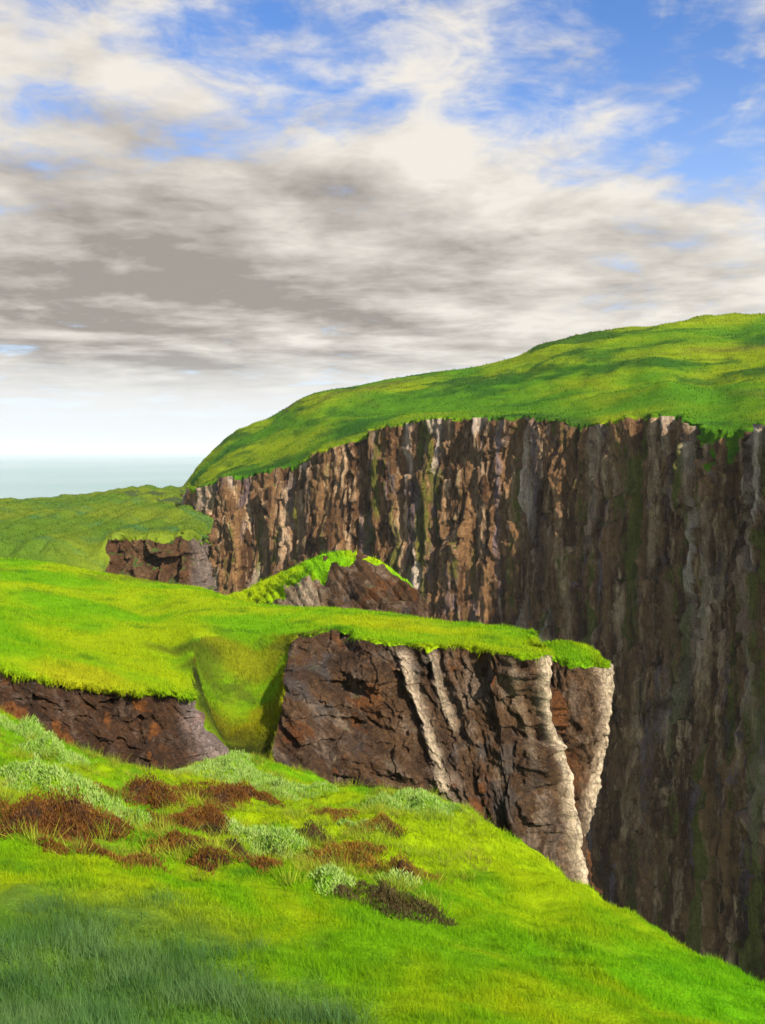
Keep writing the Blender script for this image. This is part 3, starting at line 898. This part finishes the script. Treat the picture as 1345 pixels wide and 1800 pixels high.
isl2 = (np.abs(fr - 4.74 - 0.05 * lw) < 0.03 + 0.08 * lw) & (fs > 5.2 + 1.2 * lw)
coast = bpy.data.objects.new('coast', None); COL.objects.link(coast)
tag(coast, 'low dull green coast with a brown earth scar left of the cliff', 'coast', kind='structure')
land_o = mesh_obj('grass_land', g.reshape(-1, 3), fa[~(isb | isl1 | isl2)], M_coast, coast)
for sel in (isl1, isl2):
    if (sel & ~isb).any():
        mesh_obj('rock_ledge', g.reshape(-1, 3), fa[sel & ~isb], M_cliff, coast, {'pale': np.zeros(R_ * C_)})
M_coastb = grass_material('coast_blades', 0.03, ((0.105, 0.185, 0.014), (0.165, 0.215, 0.014), (0.065, 0.165, 0.045), (0.12, 0.12, 0.022)), 0.4, blade=True)
M_scar = rock_material('scar_earth', ((0.075, 0.032, 0.011), (0.140, 0.062, 0.022), (0.20, 0.105, 0.045), (0.5, 0.42, 0.36), (0.09, 0.055, 0.035), (0.08, 0.035, 0.012)), 0.25, 0.3, (0.10, 0.15, 0.02), 0.3)
mesh_obj('earth_scar', g.reshape(-1, 3), fa[isb], M_scar, coast, {'pale': (0.4 * smooth(STn, 7.6, 8.2)).ravel()})


# ------------------------------------------------------------------ grass blades
def blades(name, base, up, h, wid, mat, label, parent=None):
    n = len(base)
    a = RNG.uniform(0, 2 * math.pi, n)
    side = np.stack([np.cos(a), np.sin(a), 0 * a], 1)
    lean = RNG.normal(0, 0.38, (n, 3)); lean[:, 2] = 0
    lean += np.array([-0.22, 0.10, 0])
    tip_ = base + (up + lean) * h[:, None]
    v_ = np.empty((n, 3, 3))
    v_[:, 0] = base - side * wid[:, None] / 2 - up * 0.03
    v_[:, 1] = base + side * wid[:, None] / 2 - up * 0.03
    v_[:, 2] = tip_
    tint = np.repeat(np.clip(RNG.normal(0.5, 0.22, n), 0, 1), 3)
    f_ = np.arange(3 * n).reshape(n, 3)
    o = mesh_obj(name, v_.reshape(-1, 3), f_, mat, parent, {'tint': tint}, smooth_shade=False)
    tag(o, label, 'grass', kind='stuff')
    return o


def on_grid(X_, Y_, Z_, n, w_):
    pass


def scatter_fg(n, y0, y1, hmin, hmax, wd):
    y = RNG.uniform(y0, y1, n * 2)
    x = RNG.uniform(-0.42, 0.42, n * 2) * y
    keep = RNG.uniform(0, 1, n * 2) < (y / y1)
    x = x[keep]; y = y[keep]
    z, sd = fg_height(x, y)
    k = (sd < 2.6)
    x, y, z = x[k], y[k], z[k]
    base = np.stack([x, y, z], 1)
    cl = np.clip(0.65 + 0.8 * fbm(base * np.array([0.9, 0.9, 0]), 3), 0.25, 1.6)
    h = RNG.uniform(hmin, hmax, len(x)) * cl
    return base, h, np.full(len(x), wd) * RNG.uniform(0.7, 1.3, len(x))


parts = [scatter_fg(95000, 9.5, 17, 0.05, 0.15, 0.009), scatter_fg(110000, 17, 28, 0.06, 0.17, 0.014), scatter_fg(120000, 28, 52, 0.07, 0.22, 0.024)]
base = np.concatenate([p[0] for p in parts]); h = np.concatenate([p[1] for p in parts]); wd = np.concatenate([p[2] for p in parts])
up = np.tile(np.array([0.08, -0.12, 1.0]), (len(base), 1))
blades('grass', base, up, h, wd, M_fgb, 'short lime green grass covering the foreground slope')


def scatter_mesh(o, n, hmin, hmax, wd, weight=None):
    me = o.data
    co = np.empty(len(me.vertices) * 3, np.float32); me.vertices.foreach_get('co', co); co = co.reshape(-1, 3)
    li = np.empty(len(me.loops), np.int32); me.loops.foreach_get('vertex_index', li); q = li.reshape(-1, 4)
    a = co[q[:, 0]]; b = co[q[:, 1]]; c = co[q[:, 2]]; d = co[q[:, 3]]
    ar = np.linalg.norm(np.cross(c - a, d - b), axis=1)
    cen = (a + b + c + d) / 4
    wt = ar * ((np.abs(cen[:, 0]) < 0.45 * cen[:, 1]) & (cen[:, 2] > -30))
    wt = wt / cen[:, 1]
    i = RNG.choice(len(q), n, p=wt / wt.sum())
    u = RNG.uniform(0, 1, (n, 1)); v_ = RNG.uniform(0, 1, (n, 1))
    base = (a[i] * (1 - u) + b[i] * u) * (1 - v_) + (d[i] * (1 - u) + c[i] * u) * v_
    h = RNG.uniform(hmin, hmax, n) * np.clip(0.7 + 0.7 * fbm(base * 0.5, 2), 0.3, 1.5)
    up = np.tile(np.array([0.08, -0.12, 1.0]), (n, 1))
    return base, up, h, wd * RNG.uniform(0.7, 1.4, n) * cen[i, 1] / 60


b_, u_, h_, w_ = scatter_mesh(top_o, 190000, 0.10, 0.30, 0.045)
bh, uh, hh, wh = scatter_mesh(hill_o, 100000, 0.25, 0.65, 0.045)
blades('grass', bh, uh, hh, wh, M_hillb, 'rough green grass on the hill above the far cliff')
bc, uc, hc, wc = scatter_mesh(land_o, 60000, 0.2, 0.6, 0.045)
blades('grass', bc, uc, hc, wc, M_coastb, 'dull green grass on the low coast at far left')
# turf hanging over the rim
cidx = RNG.integers(20, rim_pts.shape[1] - 2, 15000)
cidx = cidx[(rim_st[cidx] < 6.0) | (rim_st[cidx] > 10.6)]
ridx = RNG.integers(0, rim_pts.shape[0], len(cidx))
hb = rim_pts[ridx, cidx] + RNG.normal(0, 0.05, (len(cidx), 3))
hu = rim_n[cidx] * RNG.uniform(0.3, 0.9, (len(cidx), 1)) + np.array([0, 0, 1.0]) * RNG.uniform(-0.7, 0.35, (len(cidx), 1)) + np.array([0.2, -0.1, 0])
cw = np.clip(0.8 + 1.2 * fbm(np.stack([rim_s[cidx] / 0.9, 0 * cidx, 0 * cidx], 1), 3), 0.25, 2.2)
blades('grass', hb, hu, RNG.uniform(0.15, 0.48, len(hb)) * cw, np.full(len(hb), 0.05), M_shb, 'grass fringe hanging over the promontory rim')
b2, u2, h2, w2 = scatter_mesh(gul_o, 22000, 0.12, 0.32, 0.045)
b3, u3, h3, w3 = scatter_mesh(cap_o, 5000, 0.12, 0.32, 0.05)
b4, u4, h4, w4 = scatter_mesh(kn_o, 16000, 0.15, 0.4, 0.05)
blades('grass', b_, u_, h_, w_, M_shb, 'bright grass growing over the flat promontory top')
blades('grass', b2, u2, h2, w2, M_gulb, 'olive yellow grass lining the gully beside the rock face')
g3 = blades('grass_blades', b3, u3, h3, w3, M_shb, None, stack)
g4 = blades('grass_blades', b4, u4, h4, w4, M_shb, None, knoll)
for q in (g3, g4):
    if 'category' in q:
        del q['category']


# ------------------------------------------------------------------ heather and pale shrubs
def clump_material(name, c1_, c2_, c3_):
    m_, t = new_mat(name)
    at = t.n('ShaderNodeAttribute', attribute_name='tint').outputs['Fac']
    pos = t.n('ShaderNodeNewGeometry').outputs['Position']
    nn_ = t.noise(pos, 1.3, 4, 0.6)
    c = t.mix(t.ss(nn_, 0.4, 0.62), c1_, c2_)
    c = t.mix(t.ss(at, 0.55, 1.0, 0, 0.8), c, c3_)
    finish(t, c, 0.7, None, spec=0.2, trans=0.25)
    return m_


M_heath = clump_material('heather_leaves', (0.11, 0.038, 0.009), (0.20, 0.070, 0.010), (0.26, 0.135, 0.016))
M_rust = clump_material('bracken_leaves', (0.16, 0.070, 0.012), (0.27, 0.120, 0.012), (0.30, 0.22, 0.02))
M_dark = clump_material('dark_heather_leaves', (0.055, 0.036, 0.012), (0.090, 0.060, 0.018), (0.13, 0.12, 0.03))
M_pale = clump_material('pale_shrub_leaves', (0.23, 0.41, 0.035), (0.34, 0.47, 0.09), (0.48, 0.56, 0.18))
M_soil = rock_material('peat_soil', ((0.060, 0.024, 0.009), (0.115, 0.045, 0.012), (0.17, 0.075, 0.02), (0.2, 0.15, 0.1), (0.075, 0.05, 0.02), (0.21, 0.08, 0.012)), 1.6, 0.8, (0.06, 0.04, 0.012), 0.05, 1.2)


def ray_ground(px, py):
    """where the line of sight meets the slope"""
    Y = np.linspace(9, 54, 1800)
    X = (px - 672.5) / F * Y; Z = (790 - py) / F * Y
    gz, _ = fg_height(X, Y)
    hit = np.where(gz >= Z)[0]
    i = hit[0] if len(hit) else 1700
    return X[i], Y[i]


def clump(name, mat, x0, y0, x1, y1, hgt, label, cat, group, dens=1.0, leaf=0.05):
    """a low plant cushion spread over the picture box x0..x1, with its foot at y1"""
    xa, ya = ray_ground((x0 + x1) / 2, y1)
    hw = (x1 - x0) / 2 / F * ya * 1.35
    xb, yb = ray_ground((x0 + x1) / 2, (y0 + y1) / 2)
    hd = float(np.clip((yb - ya) * 1.1, hw * 0.35, hw * 1.3))
    cx, cy = xa, ya + hd * 0.85
    gz0 = float(fg_height(np.array([cx]), np.array([cy]))[0][0])
    root = bpy.data.objects.new(name, None); COL.objects.link(root)
    root.location = (cx, cy, gz0)
    tag(root, label, cat, group)
    seed = RNG.uniform(0, 100)
    hgt = hgt * (1.4 if mat is M_pale else 1.15)
    # mound body
    nr, na = 12, 48
    rr = np.linspace(0.02, 1, nr)[:, None]; aa = np.linspace(0, 2 * math.pi, na, endpoint=False)[None]
    wob = 1 + 0.85 * fbm(np.stack([np.cos(aa).ravel() * 1.3 + seed, np.sin(aa).ravel() * 1.3, 0 * aa.ravel()], 1), 3)[None]

    def surf(r_, a_):
        wb_ = 1 + 0.85 * fbm(np.stack([np.cos(a_) * 1.3 + seed, np.sin(a_) * 1.3, 0 * a_], 1), 3)
        x = cx + hw * r_ * wb_ * np.cos(a_); y = cy + hd * r_ * wb_ * np.sin(a_)
        z = fg_height(x, y)[0]
        lump = 0.65 + 0.7 * fbm(np.stack([x * 1.1, y * 1.1, 0 * x + seed], 1), 3)
        top = hgt * np.clip(1 - r_ ** 2, 0, 1) ** 1.25 * np.clip(lump, 0.15, 1.6)
        return x, y, z, top
    R2, A2 = np.broadcast_arrays(rr, aa)
    x, y, z, top = surf(R2.ravel(), A2.ravel())
    V_ = np.stack([x - cx, y - cy, z + 0.72 * top - 0.05 - gz0], 1)
    mesh_obj('mound', V_, grid_faces(nr, na, wrap=True).reshape(-1, 4), M_soil if mat is not M_pale else M_fg, root, {'pale': np.zeros(len(V_))})
    # leaves and twigs
    n = int(np.clip(hw * hd * 3500 * dens, 500, 16000))
    r_ = np.where(RNG.uniform(0, 1, n) < 0.88, np.sqrt(RNG.uniform(0, 1, n)), np.abs(RNG.normal(0.95, 0.18, n))); a_ = RNG.uniform(0, 2 * math.pi, n)
    x, y, z, top = surf(r_, a_)
    base = np.stack([x - cx, y - cy, z + top * RNG.uniform(0.55, 1.0, n) - gz0], 1)
    ln = leaf * RNG.uniform(0.8, 3.2, n)
    dirv = RNG.normal(0, 0.7, (n, 3)); dirv[:, 2] = np.abs(dirv[:, 2]) + 0.8
    dirv /= np.linalg.norm(dirv, axis=1)[:, None]
    sd_ = np.cross(dirv, RNG.normal(0, 1, (n, 3))); sd_ /= np.linalg.norm(sd_, axis=1)[:, None]
    wl = np.minimum(ln * 0.32, leaf * 0.42)
    v_ = np.empty((n, 4, 3))
    v_[:, 0] = base
    v_[:, 1] = base + dirv * (ln * 0.5)[:, None] + sd_ * wl[:, None] / 2
    v_[:, 2] = base + dirv * ln[:, None]
    v_[:, 3] = base + dirv * (ln * 0.5)[:, None] - sd_ * wl[:, None] / 2
    tint = np.repeat(RNG.uniform(0, 1, n), 4)
    fo = mesh_obj('foliage', v_.reshape(-1, 3), np.arange(4 * n).reshape(n, 4), mat, root, {'tint': tint}, smooth_shade=False)
    return root


GH = 'heather clumps on the foreground slope'; GP = 'pale shrubs on the foreground slope'
HEATHER = [
    ('heather_clump', M_heath, -50, 1382, 160, 1474, 0.85, 'large dark brown heather bank at the left edge of the slope', 'heather'),
    ('heather_clump', M_heath, 130, 1352, 215, 1398, 0.35, 'reddish heather clump just above the largest brown bank', 'heather'),
    ('heather_clump', M_heath, 210, 1378, 312, 1425, 0.55, 'dark red heather clump left of the tallest brown clump', 'heather'),
    ('heather_clump', M_heath, 302, 1362, 455, 1418, 0.70, 'tallest brown heather clump below the gully mouth', 'heather'),
    ('heather_clump', M_heath, 268, 1420, 398, 1452, 0.42, 'flat dark heather clump directly below the tallest brown clump', 'heather'),
    ('heather_clump', M_heath, 258, 1464, 330, 1500, 0.30, 'small red brown heather clump below the flat dark one', 'heather'),
    ('heather_clump', M_heath, 335, 1488, 388, 1530, 0.28, 'small red heather clump lowest in the left group', 'heather'),
    ('heather_clump', M_dark, 392, 1462, 446, 1506, 0.30, 'small dark clump against the pale shrub patch', 'heather'),
    ('heather_clump', M_dark, 498, 1432, 566, 1480, 0.42, 'dark heather clump at the upper end of the rusty bracken', 'heather'),
    ('bracken_patch', M_rust, 550, 1462, 668, 1528, 0.40, 'rusty orange bracken patch in the middle of the slope', 'bracken'),
    ('bracken_patch', M_rust, 655, 1490, 742, 1542, 0.40, 'brown bracken patch at the right end of the rusty strip', 'bracken'),
    ('bracken_patch', M_rust, 632, 1426, 692, 1462, 0.34, 'small round brown bracken patch near the slope crest', 'bracken'),
    ('heather_clump', M_dark, 632, 1566, 722, 1606, 0.20, 'low dark heather strip on open grass below the bracken', 'heather'),
    ('heather_clump', M_dark, 715, 1582, 782, 1616, 0.14, 'thin dark heather tail rightmost on the open grass', 'heather'),
    ('heather_clump', M_dark, 588, 1552, 620, 1578, 0.16, 'tiny dark heather tuft left of the low dark strip', 'heather'),
    ('heather_clump', M_heath, 130, 1480, 182, 1502, 0.16, 'tiny brown heather tuft below the largest brown bank', 'heather'),
    ('heather_clump', M_dark, 474, 1474, 512, 1508, 0.24, 'small dark tuft on the right of the pale shrub patch', 'heather')]
HEATHER += [
    ('bracken_patch', M_rust, 150, 1395, 205, 1420, 0.25, 'thin orange bracken patch between the two leftmost brown clumps', 'bracken'),
    ('heather_clump', M_heath, 60, 1480, 118, 1500, 0.16, 'flat brown heather scrap under the left end of the brown bank', 'heather'),
    ('bracken_patch', M_rust, 200, 1500, 262, 1522, 0.18, 'flat orange bracken scrap leftmost of the lowest patches', 'bracken'),
    ('heather_clump', M_heath, 430, 1512, 492, 1534, 0.18, 'flat red heather scrap left of the rusty strip', 'heather'),
    ('bracken_patch', M_rust, 560, 1420, 625, 1440, 0.2, 'thin orange bracken streak along the slope crest', 'bracken'),
    ('heather_clump', M_dark, 352, 1452, 392, 1474, 0.2, 'little dark tuft below the right end of the flat dark clump', 'heather')]
for a in HEATHER:
    clump(*a, GH if a[0] == 'heather_clump' else 'bracken patches on the foreground slope')
SHRUB = [
    (-20, 1232, 62, 1292, 0.60, 'pale green shrub at the left edge under the earth bank'),
    (50, 1285, 125, 1335, 0.50, 'pale shrub leaning below the left earth bank'),
    (-20, 1345, 110, 1395, 0.50, 'wide pale shrub above the largest brown bank'),
    (95, 1335, 150, 1390, 0.50, 'bright pale shrub between the earth bank and brown heather'),
    (120, 1400, 205, 1445, 0.40, 'pale shrub right of the largest brown bank'),
    (190, 1415, 275, 1456, 0.40, 'pale sage shrub below the dark red heather clump'),
    (330, 1340, 455, 1378, 0.55, 'pale feathery shrub along the gully mouth'),
    (440, 1362, 540, 1402, 0.40, 'low bright shrub on the crest right of the gully mouth'),
    (395, 1436, 480, 1480, 0.40, 'pale sage shrub patch in the middle left of the slope'),
    (455, 1455, 530, 1508, 0.36, 'pale shrub touching the left end of the rusty bracken'),
    (555, 1530, 612, 1566, 0.26, 'small pale shrub under the rusty bracken'),
    (668, 1532, 722, 1560, 0.22, 'small pale shrub under the brown bracken end'),
    (680, 1388, 790, 1432, 0.40, 'bright shrub fringe on the slope crest against dark rock'),
    (600, 1440, 660, 1466, 0.25, 'whitish shrub just above the rusty bracken')]
for (a, b, c_, d, hh, lab) in SHRUB:
    clump('pale_shrub', M_pale, a, b, c_, d, hh, lab, 'shrub', GP, 1.3, 0.06)

# ------------------------------------------------------------------ rough tussock grass between the heather
M_tus = grass_material('tussock_blades', 0.5, ((0.24, 0.32, 0.02), (0.34, 0.36, 0.03), (0.13, 0.24, 0.03), (0.20, 0.15, 0.03)), 0.1, blade=True)
nt = 520
ty = RNG.uniform(21, 50, nt); tx = RNG.uniform(-0.40, 0.10, nt) * ty
tz_, tsd = fg_height(tx, ty)
ok = tsd < 0.8
tx, ty = tx[ok], ty[ok]
per = 70
ra = np.abs(RNG.normal(0, 0.22, (len(tx), per))); an = RNG.uniform(0, 2 * math.pi, (len(tx), per))
bx_ = (tx[:, None] + ra * np.cos(an)).ravel(); by_ = (ty[:, None] + ra * np.sin(an)).ravel()
bz_, _ = fg_height(bx_, by_)
bs = np.stack([bx_, by_, bz_], 1)
upv = np.stack([0.9 * (ra * np.cos(an)).ravel() / 0.3, 0.9 * (ra * np.sin(an)).ravel() / 0.3, np.ones(bs.shape[0])], 1)
blades('tussock_grass', bs, upv, RNG.uniform(0.14, 0.40, len(bs)) * np.repeat(RNG.uniform(0.5, 1.3, len(tx)), per), np.full(len(bs), 0.022), M_tus, 'pale rough tussocks scattered among the heather clumps')

# ------------------------------------------------------------------ air over the sea
m_ = bpy.data.materials.new('sea_air'); m_.use_nodes = True
hn = NT(m_.node_tree)
pv = hn.n('ShaderNodeVolumePrincipled')
pv.inputs['Color'].default_value = (0.93, 0.95, 0.97, 1)
pv.inputs['Density'].default_value = 0.00006
pv.inputs['Anisotropy'].default_value = -0.1
ho = hn.n('ShaderNodeOutputMaterial')
hn.t.links.new(pv.outputs[0], ho.inputs['Volume'])
hx, z0, z1 = 61000.0, -105.0, 62.0
hv = [(a, b, c) for c in (z0, z1) for a, b in ((-hx, -hx), (hx, -hx), (hx, hx), (-hx, hx))]
hz = mesh_obj('haze', hv, [(3, 2, 1, 0), (4, 5, 6, 7), (0, 1, 5, 4), (1, 2, 6, 5), (2, 3, 7, 6), (3, 0, 4, 7)], m_, smooth_shade=False)
tag(hz, 'thin pale sea haze softening the horizon on the left', 'haze', kind='stuff')

# ------------------------------------------------------------------ dark grass that paints the shadow over the lower left corner
M_shade_grass = grass_material('shade_grass_blades', 0.6, ((0.075, 0.175, 0.045), (0.130, 0.235, 0.070), (0.040, 0.115, 0.025), (0.15, 0.20, 0.07)), 0.1, blade=True)
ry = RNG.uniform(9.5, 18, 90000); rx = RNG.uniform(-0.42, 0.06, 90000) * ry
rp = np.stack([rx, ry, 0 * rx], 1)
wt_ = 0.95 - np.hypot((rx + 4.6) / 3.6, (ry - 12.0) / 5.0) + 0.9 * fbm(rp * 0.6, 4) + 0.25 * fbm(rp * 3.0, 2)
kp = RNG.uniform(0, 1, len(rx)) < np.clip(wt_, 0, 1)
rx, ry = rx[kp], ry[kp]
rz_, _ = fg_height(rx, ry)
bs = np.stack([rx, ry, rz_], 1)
blades('shade_grass', bs, np.tile(np.array([0.05, -0.05, 1.0]), (len(bs), 1)), RNG.uniform(0.10, 0.30, len(bs)), np.full(len(bs), 0.010), M_shade_grass, 'dark blue green grass coloured as shadow in the lower left corner of the slope')
